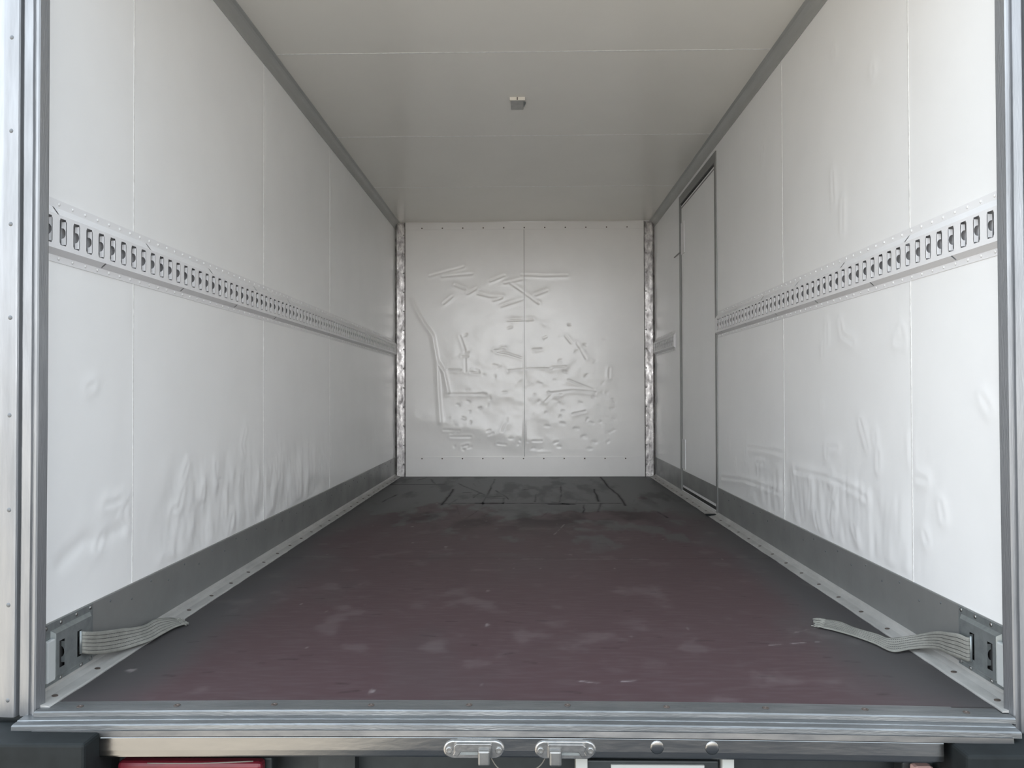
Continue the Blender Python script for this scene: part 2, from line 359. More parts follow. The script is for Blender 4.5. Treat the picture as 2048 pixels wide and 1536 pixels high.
rail_guard = lambda z: 1 - sstep(.92, .955, z) * (1 - sstep(1.115, 1.15, z))
def disp_left(u, v):
    d = -.0035 * line_field(u, v, LD, .010) + .004 * line_field(u, v, LD, .022)
    d -= .0032 * line_field(u, v, LSOFT, .02)
    zone = sstep(2.05, 2.35, u) * (1 - sstep(3.6, 4.6, u)) * (1 - sstep(.33, .52, v)) * .9 + .12 * (1 - sstep(.5, .9, v))
    d += zone * (.013 * (fbm(u * 6, v * 5, 3) - .5) + .011 * (fbm(u * 16, v * 7, 9, 3) - .5))
    d += .0035 * (fbm(u * 2.2, v * 2.2, 21, 2) - .5)
    for ys in (2.044, 3.069, 4.112): d = d * (1 - .95 * np.exp(-((u - ys) / .016) ** 2))
    return d * rail_guard(v) * sstep(.158, .19, v) * sstep(0, .05, u - Y0)
def disp_right(u, v):
    d = -.0035 * line_field(u, v, RD, .010) + .004 * line_field(u, v, RD, .022)
    zone = sstep(1.9, 2.3, u) * (1 - sstep(3.0, 4.0, u)) * (1 - sstep(.34, .42, v)) * .8 + .12 * (1 - sstep(.5, .9, v))
    d += zone * (.010 * (fbm(u * 7, v * 4, 5) - .5) + .009 * (fbm(u * 20, v * 7, 13, 3) - .5))
    d += .003 * (fbm(u * 2.2, v * 2.2, 31, 2) - .5)
    for ys in (2.071, 3.088): d = d * (1 - .95 * np.exp(-((u - ys) / .016) ** 2))
    return d * rail_guard(v) * sstep(.158, .19, v) * sstep(0, .05, u - Y0)
_bs = [(R.uniform(-.65, .75), R.uniform(.2, 1.25) if R.random() < .6 else R.uniform(.2, .7)) for _ in range(85)]
BSPOT = [[(x, z), (x + R.uniform(-.03, .03), z + R.uniform(-.012, .012))] for x, z in _bs]
def disp_back(u, v):
    k = .10 + 1.35 * fbm(u * 14, v * 14, 45, 3)
    d = (-.0040 * line_field(u, v, BD, .009) + .0025 * line_field(u, v, BD, .022)) * k
    d -= .0022 * line_field(u, v, BSPOT, .010) * k
    d += .006 * line_field(u, v, BRIDGE, .018)
    d += .0055 * line_field(u, v, BPATCH, .08) * (.5 + fbm(u * 9, v * 9, 47, 3))
    zone = np.exp(-((u + .05) / .6) ** 2) * np.exp(-((v - .75) / .55) ** 2)
    d += zone * .009 * (fbm(u * 7, v * 7, 41, 3) - .5)
    d += .003 * (fbm(u * 2, v * 2, 43, 2) - .5)
    e = sstep(0, .06, v - .165) * sstep(0, .06, 2.0 - v) * sstep(0, .08, u + .965) * sstep(0, .08, .965 - u)
    return d * e * (1 - .9 * np.exp(-((u + .0015) / .014) ** 2))

# ------------------------------------------------------------------ the body shell
DOOR = (4.144, 5.13, .03, 1.985)
w = grid('wall_left', (Y0, Y1 + .04), (-.02, H + .04), .009, .008, lambda u, v, d: (XL + d, u, v), disp_left, M['wall'], .04)
tag(w, 'white panelled side wall on the left, dented low down', 'wall', kind=ST); wall_l = w
w = grid('wall_right', (Y0, Y1 + .04), (-.02, H + .04), .009, .008, lambda u, v, d: (XR - d, u, v), disp_right, M['wall'], .04,
         keep=lambda u, v: ~((u > DOOR[0] + .03) & (u < DOOR[1] - .02) & (v > DOOR[2]) & (v < DOOR[3] - .03)))
tag(w, 'white panelled side wall on the right with the tall side door', 'wall', kind=ST); wall_r = w
w = grid('wall_back', (XL, XR), (-.02, H), .0065, .0065, lambda u, v, d: (u, Y1 - d, v), disp_back, M['backwall'], .04)
tag(w, 'scratched and dented white bulkhead at the far end', 'wall', kind=ST); wall_b = w
w = grid('ceiling', (XL, XR), (Y0 - .03, Y1), .03, .03, lambda u, v, d: (u, v, H - d), lambda u, v: .002 * (fbm(u * 1.5, v * 1.5, 51, 2) - .5), M['ceil'], .04)
tag(w, 'smooth cream ceiling panels', 'ceiling', kind=ST); ceil_o = w

FS = [[(-0.499, 5.689), (-0.263, 5.046)], [(-0.197, 5.269), (-0.099, 4.841)], [(-0.267, 4.942), (-0.13, 4.976)], [(-0.246, 4.908), (-0.127, 4.874)], [(-0.137, 4.907), (-0.129, 4.653)], [(0.074, 5.081), (0.061, 4.713)], [(0.131, 5.117), (0.074, 5.059)], [(-0.012, 5.307), (0.058, 5.386)], [(0.357, 4.592), (0.325, 4.265)], [(0.465, 4.652), (0.416, 4.316)], [(-0.83, 5.926), (-0.786, 6.098)], [(-0.305, 5.118), (-0.328, 4.908)], [(-0.423, 4.842), (-0.452, 4.593)], [(0.166, 4.713), (0.265, 4.622)], [(0.267, 5.596), (0.218, 4.713)], [(-0.413, 5.156), (-0.365, 5.155)], [(-0.236, 5.972), (-0.241, 4.976)], [(-0.736, 5.975), (-0.669, 5.69)], [(-0.877, 4.715), (-0.855, 5.048)], [(0.75, 4.317), (0.769, 4.119)], [(-.235, 5.687), (-.255, 4.593)]]
FS2 = [[(0.607, 6.119), (0.6, 5.425), (0.619, 5.079), (0.603, 4.563)], [(0.483, 5.344), (0.46, 4.744)], [(-0.498, 5.348), (-0.498, 5.047), (-0.494, 4.593)], [(-.30, 4.66), (-.13, 4.66)], [(.15, 4.62), (.30, 4.62)]]
FL = [[(-0.099, 3.085), (0.503, 3.085)], [(0.144, 3.62), (0.204, 3.895)], [(0.136, 1.775), (0.172, 1.763), (0.272, 1.78)], [(0.655, 2.034), (0.798, 2.064)], [(0.758, 2.141), (0.846, 2.192)]]
FDARK = [[(R.uniform(-.95, .95), 0), (0, 0)] for _ in range(0)]
for _ in range(90):
    x = R.uniform(-.9, .9); y = 1.7 + 2.6 * R.random() ** 1.6; l = R.uniform(.01, .05); a = R.uniform(-.3, .3)
    FDARK.append([(x, y), (x + l, y + l * a)])
for _ in range(60):
    x = R.uniform(-.6, .75); y = R.uniform(4.0, 5.9); l = R.uniform(.03, .14); a = R.choice((R.uniform(-.5, .5), R.uniform(-9, 9)))
    FDARK.append([(x, y), (x + l * .5, y + l * .5 * a)])
def f_grey(x, y):
    n = fbm(x * 4, y * 2.0, 61, 5); n2 = fbm(x * 11, y * 4.5, 67, 4); n3 = fbm(x * 3, y * 6, 71, 4)
    back = sstep(-.10, .06, (y - 4.42) * .5 + (n - .5) * .9 + (n2 - .5) * .5)
    edge = sstep(.70, .98, np.abs(x + .02) + (n - .5) * .35) * .85
    mid = sstep(.58, .70, n2 * .6 + n3 * .4) * sstep(2.9, 3.6, y) * .75
    soft = sstep(.50, .75, n) * .16 * (1 - sstep(0, 1, x + .2))
    return np.clip(np.maximum.reduce([back, edge, mid, soft]), 0, 1)
def f_dark(x, y):
    ky = .42                                     # scrapes run wider along the load direction
    sq = lambda ls: [[(p[0], p[1] * ky) for p in l] for l in ls]
    wob = .006 * (fbm(x * 12, y * 5, 83, 3) - .5) * 3
    nn = fbm(x * 30, y * 9, 85, 3)
    d = .95 * line_field(x + wob, y * ky, sq(FS), .0075) * (.35 + .9 * nn) + 1.0 * line_field(x + wob, y * ky, sq(FS2), .012)
    d = np.maximum(d, .45 * line_field(x + wob * .6, y + wob * .8, FDARK, .0042) * (.2 + 1.2 * nn))
    seam = np.exp(-((y - 4.655) / .020) ** 2) * sstep(-.55, -.5, x) * (1 - sstep(.58, .62, x)) * (.5 + .7 * nn)
    seam = np.maximum(seam, np.exp(-((y - 5.63) / .024) ** 2) * (1 - sstep(-.6, -.55, x)) * .9)
    seam = np.maximum(seam, np.exp(-((y - 3.10) / .008) ** 2) * .25)
    n = fbm(x * 5, y * 2.4, 81, 5)
    band = np.exp(-((y - 4.15) / .42) ** 2) * sstep(.40, .62, n) * .62 * (1 - sstep(.55, .85, np.abs(x)))
    back = sstep(4.2, 4.9, y) * sstep(.52, .72, fbm(x * 9, y * 2.2, 87, 4)) * .55
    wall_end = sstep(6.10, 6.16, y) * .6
    return np.maximum.reduce([d, seam, band, back, wall_end])
def f_light(x, y):
    l = .6 * line_field(x, y, FL, .003) * sstep(.35, .6, fbm(x * 40, y * 8, 91, 3))
    n = fbm(x * 30, y * 12, 95, 3)
    l = np.maximum(l, .10 * sstep(.62, .80, fbm(x * 9, y * 9, 97, 5)) * (y < 3.9))
    return np.maximum(l, sstep(.86, .93, n) * .5)
w = grid('floor', (XL - .0, XR), (1.634, Y1), .006, .007, lambda u, v, d: (u, v, d), None, M['floor'], .06,
         attrs={'grey': f_grey, 'dark': f_dark, 'light': f_light})
tag(w, 'worn dark brown plywood load floor, grey and scratched at the far end', 'floor', kind=ST); floor_o = w

# seams of the wall and ceiling panels (parts of their panels)
def seam_bm(boxes):
    bm = B()
    for b in boxes: box(bm, *b)
    return bm
for y in (2.044, 3.069, 4.112):
    obj('panel_seam', seam_bm([(XL - .003, XL + .0009, y - .0022, y + .0025, .156, 2.01)]), M['seam'], wall_l)
for y in (2.071, 3.088):
    obj('panel_seam', seam_bm([(XR - .0009, XR + .003, y - .0022, y + .0025, .156, 2.01)]), M['seam'], wall_r)
for y in (3.10, 4.11, 5.12):
    obj('panel_seam', seam_bm([(-1.01, 1.01, y - .003, y + .003, H - .0014, H + .002)]), M['seam'], ceil_o)
obj('panel_seam', seam_bm([(-.0035, .0005, Y1 - .003, Y1 + .003, .16, 2.0)]), M['frame'], wall_b, label='thin dark centre seam of the bulkhead')

# ------------------------------------------------------------------ ground under and behind the truck
bm = B(); box(bm, -60, 60, -90, 40, -1.05, -.95)
g = obj('ground', bm, M['ground']); tag(g, 'dusty grey ground seen below the rear beam', 'ground', kind=ST)

# ------------------------------------------------------------------ coves, kick plates, floor angles, bulkhead strips, posts
def yline(y0, y1, n=2): return [y0 + (y1 - y0) * i / (n - 1) for i in range(n)]
def sweep_y(prof, y0, y1, n=2):
    bm = B(); return extrude(bm, prof, [(lambda a, b, y=y: (a, y, b)) for y in yline(y0, y1, n)])
ci = 0
for s, lab in ((-1, 'left'), (1, 'right')):
    e = 1.05 * s
    pts = [(e, 2.010), (e - s * .003, 2.0095)]
    for k in range(7):      # shallow concave cove between wall leg and ceiling leg
        t = k / 6; ang = t * math.pi / 2
        pts.append((e - s * (.004 + .029 * (1 - math.cos(ang)) ** .9), 2.017 + .044 * math.sin(ang) ** 1.1))
    pts += [(e - s * .038, 2.0625), (e - s * .038, H), (e, H)]
    ci += 1
    o = obj('trim_%d' % ci, sweep_y(pts, Y0 - .01, Y1), M['cove'])
    tag(o, 'dark grey cove trim along the %s edge of the ceiling' % lab, 'trim', kind=ST)

rv_src = None
def rivets(name, src_mat, parent, pts, n, r, h, shape=dome, **kw):
    """one mesh, then copies of it: each rivet or screw its own part"""
    bm = B(); shape(bm, (0, 0, 0), n, r, h, **kw)
    me = None
    for p in pts:
        if me is None:
            b2 = B(); shape(b2, (0, 0, 0), n, r, h, **kw)
            me = bpy.data.meshes.new(name); bmesh.ops.recalc_face_normals(b2, faces=b2.faces); b2.to_mesh(me); b2.free(); me.materials.append(src_mat)
            for q in me.polygons: q.use_smooth = True
        o = bpy.data.objects.new(name, me); link(o, parent, p)
    bm.free()

def kick(name, s, y0, y1, label, parent=None):
    x = 1.05 * s
    prof = [(x, .0), (x - s * .0035, .0), (x - s * .0035, .155), (x - s * .0025, .1575), (x, .158)]
    o = obj(name, sweep_y(prof, y0, y1), M['alu_dull'], parent)
    return tag(o, label, 'baseboard', kind=ST)
kl = kick('baseboard_left', -1, Y0, Y1 - .004, 'long grey aluminium kick plate along the foot of the left wall')
kr = kick('baseboard_right', 1, Y0, 4.142, 'long grey aluminium kick plate on the right wall, nearer than the side door')
kr2 = kick('baseboard_right', 1, 5.135, Y1 - .004, 'short grey kick plate on the right wall beyond the side door')
rivets('rivet', M['rivet'], kl, [(XL + .0035, y, .140 if i % 2 == 0 else .118) for i, y in enumerate(np.arange(1.93, 6.1, .105))], (1, 0, 0), .0035, .0016)
rivets('rivet', M['rivet'], kr, [(XR - .0035, y, .140 if i % 2 == 0 else .118) for i, y in enumerate(np.arange(1.93, 4.1, .105))], (-1, 0, 0), .0035, .0016)

def floor_angle(s, label, k):
    x = 1.05 * s; bm = B()
    n = 150; ys = np.linspace(Y0 - .02, Y1 - .003, n)
    frames = []
    for y in ys:
        j = .004 * (float(fbm(np.array(y * 5.), np.array(s * 2.), 101, 3)) - .5) + (.003 * (float(fbm(np.array(y * 25.), np.array(s * 3.), 103, 2)) - .5))
        def fr(a, b, y=y, j=j):
            return (x - s * (a + (j if a > .04 else 0)), y, b)
        frames.append(fr)
    prof = [(.0035, .0), (.050, .0), (.050, .0022), (.046, .0040), (.022, .0072), (.0075, .0135), (.0035, .024)]
    extrude(bm, prof, frames)
    o = obj('trim_%d' % k, bm, M['angle'])
    tag(o, label, 'trim', kind=ST)
    rivets('screw', M['rust_screw'], o, [(x - s * .030, y, .0060) for y in np.arange(1.66, 6.1, .166)], (s * -.12, 0, 1), .0065, .0014, shape=disc)
    return o
fa_l = floor_angle(-1, 'dusty grey floor angle along the foot of the left kick plate', 3)
fa_r = floor_angle(1, 'dusty grey floor angle along the foot of the right kick plate', 4)

bm = B(); box(bm, -.968, .966, Y1 - .004, Y1 + .001, 2.003, H - .006)
o = obj('trim_5', bm, M['backwall']); tag(o, 'riveted white strip along the top of the bulkhead', 'trim', kind=ST)
rivets('rivet', M['rust_screw'], o, [(-.831 + .1663 * i, Y1 - .004, 2.016) for i in range(11)], (0, -1, 0), .0055, .002)
bm = B(); box(bm, -.956, .966, Y1 - .005, Y1 + .001, .002, .162)
o = obj('trim_6', bm, M['backwall']); tag(o, 'riveted white kick strip along the foot of the bulkhead', 'trim', kind=ST)
rivets('rivet', M['rust_screw'], o, [(-.833 + .1644 * i, Y1 - .005, .146) for i in range(11)], (0, -1, 0), .006, .002)

def corner_post(s, xi, label, k):
    x = 1.05 * s; bm = B()
    prof = [(x, Y1 - .016), (x - s * .006, Y1 - .018), (x - s * .010, Y1 - .012), (x - s * .016, Y1 - .0085), (xi + s * .006, Y1 - .0075), (xi, Y1 - .0095), (xi - s * .002, Y1 - .005), (xi - s * .002, Y1), (x, Y1)]
    frames = []
    for z in np.linspace(.001, H - .002, 60):
        frames.append(lambda a, b, z=z: (a, b + (.0035 * (float(fbm(np.array(z * 6.), np.array(a * 30.), 111, 2)) - .5) if b < Y1 - .004 else 0), z))
    extrude(bm, prof, frames)
    o = obj('trim_%d' % k, bm, M['galv'], smooth=False)
    tag(o, label, 'trim', kind=ST)
    rivets('rivet', M['screw'], o, [(xi + s * .012, Y1 - .0085, z) for z in np.arange(.10, 2.0, .155)], (0, -1, 0), .007, .003)
    return o
corner_post(-1, -.968, 'scuffed galvanised corner post left of the bulkhead', 7)
corner_post(1, .968, 'scuffed galvanised corner post right of the bulkhead', 8)

# ------------------------------------------------------------------ load rails
def load_rail(s, y0, y1, slots, slits_lo, slits_hi, label):
    """slotted lashing rail: proud plate, two bevels, two flanges; each slot has lips turned in on both sides with a half-round notch"""
    X = 1.05; PR = .0150
    P = lambda d, y, z: (s * (X - d), y, z)          # d = distance into the room
    zb0, zb1, zp0, zs0, zs1, zp1, zt1, zt2 = .9655, .981, .993, 1.0035, 1.0635, 1.0705, 1.089, 1.108
    t = thing('lashing_rail', (s * X, (y0 + y1) / 2, zb0), label, 'rail', 'slotted lashing rails on the side walls')
    bm = B()
    V = lambda *a: bm.verts.new(P(*a))
    def quad(d0, z0, d1, z1, ya, yb): bm.faces.new((V(d0, ya, z0), V(d0, yb, z0), V(d1, yb, z1), V(d1, ya, z1)))
    hw = .0105
    edges = [y0]
    for c in slots:
        edges += [c - hw, c + hw]
    edges.append(y1)
    for i in range(0, len(edges), 2):
        if edges[i + 1] > edges[i]: quad(PR, zs0, PR, zs1, edges[i], edges[i + 1])
    quad(PR, zp0, PR, zs0, y0, y1); quad(PR, zs1, PR, zp1, y0, y1)
    th = .0022
    for c in slots:                                  # lips and plate thickness
        ym = (zs0 + zs1) / 2; r = .0122
        for sy in (-1, 1):
            ye = c + sy * hw
            dd = .0105
            pts = [(PR, zs0 + .004), (PR, zs1 - .0042), (PR - dd + .001, zs1 - .0042), (PR - dd, zs1 - .0055), (PR - dd, ym + r + .002)]
            for k in range(9):
                a = math.pi / 2 - k * math.pi / 8
                pts.append((PR - dd + (dd - .0006) * max(0, math.cos(a)) ** .8, ym + r * math.sin(a)))
            pts += [(PR - dd, ym - r - .002), (PR - dd, zs0 + .0053), (PR - dd + .001, zs0 + .004)]
            fa = [bm.verts.new(P(d, ye, z)) for d, z in pts]
            fb = [bm.verts.new(P(d, ye + sy * .0022, z)) for d, z in pts]
            bm.faces.new(fa); bm.faces.new(list(reversed(fb)))
            for k in range(len(pts)): bm.faces.new((fa[k], fa[(k + 1) % len(pts)], fb[(k + 1) % len(pts)], fb[k]))
        for z in (zs0, zs1):
            bm.faces.new((V(PR, c - hw, z), V(PR, c + hw, z), V(PR - th, c + hw, z), V(PR - th, c - hw, z)))
    def bevel(d0, z0, d1, z1, slits):
        ya = y0
        for sl in sorted(slits):
            if y0 < sl < y1: quad(d0, z0, d1, z1, ya, sl - .0032); ya = sl + .0032
        quad(d0, z0, d1, z1, ya, y1)
    fl = .0016
    bevel(fl, zb1, PR, zp0, slits_lo); bevel(PR, zp1, fl, zt1, slits_hi)
    quad(fl, zb0, fl, zb1, y0, y1); quad(fl, zt1, fl, zt2, y0, y1)
    quad(-.0005, zb0, fl, zb0, y0, y1); quad(fl, zt2, -.0005, zt2, y0, y1)
    for y in (y0, y1):                               # end caps
        bm.faces.new([V(d, y, z) for d, z in ((0, zb0), (fl, zb0), (fl, zb1), (PR, zp0), (PR, zp1), (fl, zt1), (fl, zt2), (0, zt2))])
    bmesh.ops.remove_doubles(bm, verts=bm.verts, dist=1e-5)
    obj('rail_profile', bm, M['rail'], t)
    bm = B(); box(bm, *sorted((s * (X - .0004), s * (X - .0012))), y0 + .004, y1 - .004, .985, 1.08); obj('rail_back', bm, M['slot_shade'], t, label='grey strip added inside the rail as slot shade')  # added backing: shade of the slots put into its grey
    pts = []
    for y in np.arange(slots[0] + .005, y1 - .01, .052):
        pts += [(s * (X - fl), y, .9745), (s * (X - fl), y, 1.0985)]
    pts = pts[:100] if len(pts) > 100 else pts
    rest = []
    for y in np.arange(slots[0] + .005, y1 - .01, .052): rest += [(s * (X - fl), y, .9745), (s * (X - fl), y, 1.0985)]
    rest = rest[100:]
    rivets('rivet', M['rivet_white'], t, pts, (-s, 0, 0), .0042, .0026, seg=8, ring=2)
    if rest:
        bm = B()
        for p in rest: dome(bm, p, (-s, 0, 0), .0042, .0026, seg=6, ring=2)
        o = obj('rivet', bm, M['rivet_white'], t, smooth=True); o['kind'] = 'stuff'
    return t
lo = list(np.arange(1.882, 6.1, .4335)); hi = list(np.arange(1.688, 6.1, .4195))
load_rail(-1, Y0 + .002, 6.15, [1.6535 + .052 * k for k in range(86)], lo, hi, 'long white slotted lashing rail running the whole left wall')
load_rail(1, Y0 + .002, 4.138, [1.690 - .052 + .052 * k for k in range(48)], list(np.arange(1.845, 4.1, .4335)), list(np.arange(1.65, 4.1, .4195)), 'white slotted lashing rail on the right wall, ending at the side door')
load_rail(1, 5.30, 6.15, [5.33 + .052 * k for k in range(16)], [5.35, 5.78], [5.56, 5.98], 'short white slotted lashing rail between the side door and bulkhead')

# ------------------------------------------------------------------ side door in the right wall
d = thing('door_1', (XR, 4.64, 0), 'tall white side door in the right wall near the bulkhead', 'door', kind=ST)
fr = B(); xa, xb = XR - .006, XR + .05
box(fr, xa, xb, 4.144, 4.178, .004, 1.985); box(fr, xa, xb, 5.108, 5.135, .004, 1.985); box(fr, xa, xb, 4.178, 5.108, 1.93, 1.985); box(fr, xa + .004, xb, 4.178, 5.108, .004, .022)
obj('door_frame', fr, M['frame'], d, bevel=.0015)
sl = B(); xs = XR + .004
box(sl, xs, xb, 4.178, 4.192, .022, 1.93); box(sl, xs, xb, 5.096, 5.108, .022, 1.93); box(sl, xs, xb, 4.192, 5.096, 1.918, 1.93); box(sl, xs + .002, xb, 4.192, 5.096, .022, .045)
obj('rubber_seal', sl, M['dark'], d, label='black rubber gasket round the door leaf')
lf = B(); box(lf, XR + .002, XR + .045, 4.192, 5.096, .045, 1.918)
leaf = obj('door_leaf', lf, M['wall'], d, bevel=.002)
bm = B(); box(bm, XR - .0005, XR + .003, 4.194, 5.094, .062, .157); obj('kick_plate', bm, M['alu_dull'], leaf)
bm = B(); box(bm, XR - .0005, XR + .003, 4.196, 5.09, 1.898, 1.904); obj('top_bead', bm, M['frame'], leaf)
for z0, z1 in ((1.59, 1.80), (.17, .365)):
    bm = B(); box(bm, XR - .0025, XR + .0022, 5.0, 5.094, z0, z1)
    hp = obj('hinge_plate', bm, M['rail'], leaf, bevel=.001)
bm = B(); box(bm, XR - .010, XR - .004, 5.10, 5.30, 1.607, 1.613); obj('stay_rod', bm, M['frame'], d)
# torn end of the floor angle at the near foot of the door
bm = B(); box(bm, .985, 1.044, 4.148, 4.176, .004, .012)
o = obj('trim_9', bm, M['black']); tag(o, 'small torn black rubber strip at the near foot of the side door', 'trim', kind=ST)

# ------------------------------------------------------------------ rear portal: jambs, header, sill
def jamb(s, e, label, k):
    """e = inner half opening; profile in plan (distance outwards from the inner edge, y)"""
    prof = [(0, 1.600), (.0025, 1.5975), (.0065, 1.5975), (.0085, 1.603), (.014, 1.604), (.016, 1.600), (.034, 1.5995), (.0365, 1.606), (.0395, 1.606), (.041, 1.597), (.043, 1.594), (.047, 1.5935), (.075, 1.595), (.088, 1.599), (.100, 1.607), (.112, 1.622), (.118, 1.66), (.118, 1.70), (.075, 1.70), (.075, 1.634), (.012, 1.634), (-.0055, 1.6225), (-.0062, 1.6215), (-.0062, 1.6200)]
    bm = B()
    fr = []
    for z in np.linspace(-.0135 if s < 0 else -.052, 2.16, 90):
        def f(a, b, z=z):
            j = .0012 * (float(fbm(np.array(z * 9.), np.array(a * 60.), 121 + k, 2)) - .5) if b < 1.612 else 0
            return (s * (e + a) + s * .003 * max(0, .6 - z) * 1.2, b + j, z)
        fr.append(f)
    extrude(bm, prof, fr)
    o = obj('trim_%d' % k, bm, M['alu']); tag(o, label, 'door jamb', kind=ST)
    return o
jl = jamb(-1, 1.021, 'riveted aluminium rear door jamb on the left', 10)
jr = jamb(1, 1.014, 'aluminium rear door jamb on the right', 11)
rivets('rivet', M['rivet'], jl, [(-1.079, 1.5955, z) for z in (.022, .222, .422, .622, .829, 1.028, 1.227, 1.427)], (0, -1, 0), .0055, .003, seg=12)
bm = B(); box(bm, -1.14, 1.14, 1.597, 1.64, 2.05, 2.17)
o = obj('trim_12', bm, M['alu_x']); tag(o, 'aluminium rear header above the opening', 'trim', kind=ST)

crown = lambda x: .006 - .009 * x * x - .0015 * x
sill_prof = [(1.640, -.004), (1.640, .0028), (1.598, .0028), (1.591, .0022), (1.5885, -.0002), (1.5880, -.0085), (1.60, -.0085), (1.60, -.004)]
bm = B()
extrude(bm, sill_prof, [(lambda a, b, x=x: (x, a, b + crown(x))) for x in np.linspace(-1.0205, 1.0135, 60)])
sill = obj('trim_13', bm, M['alu_x']); tag(sill, 'stepped aluminium threshold across the front edge of the floor', 'threshold', kind=ST)
tread = [(1.610, -.0085), (1.5840, -.0088), (1.575, -.0092), (1.573, -.0106), (1.562, -.0110), (1.5575, -.0116), (1.5545, -.0140), (1.554, -.0235), (1.61, -.0235)]
bm = B()
extrude(bm, tread, [(lambda a, b, x=x: (x, a, b + crown(x))) for x in np.linspace(-1.045, 1.004, 60)])
obj('tread', bm, M['alu_x'], sill)
rivets('screw', M['rust_screw'], sill, [(-.936 + .207 * i, 1.612 + .002 * (i % 3), .0028 + crown(-.936 + .207 * i)) for i in range(10)], (0, 0, 1), .0068, .0016, shape=disc, hex_r=.003)

# ------------------------------------------------------------------ rear beam and everything on and under it
rb = thing('rear_beam', (0, 1.56, -.08), 'long brushed steel rear beam below the threshold', 'beam')
bm = B(); N_ = 40
pf = [(1.5480, -.0345), (1.5470, -.0352), (1.5465, -.060), (1.5475, -.071), (1.550, -.0745), (1.60, -.0745), (1.60, -.0345)]
extrude(bm, pf, [(lambda a, b, x=x: (x, a, b + crown(x) * .8)) for x in np.linspace(-.87, .845, N_)])
obj('beam_face', bm, M['beam'], rb)
pf = [(1.5500, -.0225), (1.5485, -.0335), (1.60, -.0335), (1.60, -.0225)]
bm = B(); extrude(bm, pf, [(lambda a, b, x=x: (x, a, b + crown(x) * .9)) for x in np.linspace(-1.0, .985, N_)])
obj('top_strip', bm, M['beam_strip'], rb)
for px in (.275, .385):
    bm = B(); dome(bm, (px, 1.5465, -.050 + crown(px) * .8), (0, -1, 0), .014, .0022, seg=16, ring=4); obj('dent', bm, M['beam'], rb, smooth=True)

def latch(x, flip, label):
    zc = -.0555 + .004; yb = 1.5465
    t = thing('door_keeper', (x, yb, zc - .03), label, 'latch', 'lock keepers on the rear beam')
    bm = B(); n = 12; hl, hh = .0615, .0175
    out = []
    for k in range(n + 1): a = -math.pi / 2 + math.pi * k / n; out.append((hl - .020 + .020 * math.cos(a), hh * math.sin(a)))
    for k in range(n + 1): a = math.pi / 2 + math.pi * k / n; out.append((-hl + .020 + .020 * math.cos(a), hh * math.sin(a)))
    fr = [(lambda a, b, y=y, q=q: (x + a * q, y, zc + b * q)) for y, q in ((yb, 1), (yb - .003, 1), (yb - .0045, .95))]
    extrude(bm, out, fr); obj('plate', bm, M['cast'], t, bevel=.0006)
    f = flip
    bm = B()   # hollowed raised body
    body = [(-.040, .010), (-.034, .0155), (.034, .0155), (.036, .013), (.036, -.012), (.030, -.012), (.030, .000), (-.026, -.001), (-.032, -.010), (-.042, -.008), (-.038, .0)]
    extrude(bm, body, [(lambda a, b, y=y: (x + f * a, y, zc + b)) for y in (yb - .0045, yb - .013)])
    obj('body', bm, M['cast'], t, bevel=.0012)
    bm = B(); box(bm, x - .028, x + .028, yb - .0085, yb - .0045, zc - .008, zc - .001); obj('slot_bar', bm, M['galv_dark'], t)
    xt = x + f * .021
    bm = B(); box(bm, xt - .0122, xt + .0122, yb - .024, yb - .010, zc - .0245, zc + .0065)
    obj('tongue', bm, M['cast_dark'], t, bevel=.004)
    for sx in (-1, 1):
        bm = B(); disc(bm, (x + sx * .050, yb - .0045, zc - .0005), (0, -1, 0), .0066, .0035, seg=18, hex_r=.0034)
        obj('screw', bm, M['screw'], t)
    return t
latch(-.093, 1, 'cast steel lock keeper on the rear beam, left one, tongue on its right')
latch(.091, -1, 'cast steel lock keeper on the rear beam, right one, tongue on its left')

def buffer(x0, x1, label):
    t = thing('rubber_buffer', ((x0 + x1) / 2, 1.54, -.16), label, 'buffer', 'black buffers at the rear corners')
    bm = B(); box(bm, x0, x1, 1.495, 1.60, -.16, -.024 if x0 < 0 else -.036); obj('pad', bm, M['black'], t, bevel=.006)
    bm = B(); box(bm, x0 + .004, x1 - .004, 1.60, 1.612, -.15, -.04); box(bm, x0 + .004, x1 - .004, 1.612, 1.644, -.15, -.0145 if x0 < 0 else -.053); obj('bracket', bm, M['steel_dark'], t)
buffer(-1.16, -.858, 'black rubber buffer under the left door jamb')
buffer(.862, 1.16, 'black rubber buffer under the right door jamb')

# chassis under the floor
bm = B()
for x in (-.40, .40): box(bm, x - .04, x + .04, 1.66, 6.1, -.26, -.10)
box(bm, -.885, 1.0, 1.70, 1.72, -.42, -.10)  # crossmember extended down as a dark plate that fills in underbody shade
for y in (3.0, 4.4, 5.8): box(bm, -1.0, 1.0, y, y + .06, -.135, -.065)
o = obj('chassis_frame', bm, M['steel_dark']); tag(o, 'dark steel chassis frame under the floor, with a dark plate added as shade', 'chassis')
bm = B(); box(bm, -1.09, 1.09, 1.645, 6.21, -.10, -.062)
o = obj('floor_underside', bm, M['steel_dark']); tag(o, 'dark underside of the load floor', 'underside', kind=ST)

t = thing('underrun_bar', (.30, 1.58, -.19), 'grey underrun bar on brackets below the right of the beam', 'bar')
bm = B(); box(bm, .135, .405, 1.575, 1.625, -.14, -.087); obj('bar', bm, M['steel_dark'], t, bevel=.003)
bm = B(); box(bm, .185, .375, 1.570, 1.5765, -.125, -.0935); obj('number_plate', bm, M['plate_pale'], t, bevel=.001, label='pale plate edge on the bar')
for xx in (.115, .412):
    bm = B(); box(bm, xx - .002, xx + .022, 1.565, 1.60, -.17, -.0755); obj('bracket', bm, M['plate_pale'], t, bevel=.002)

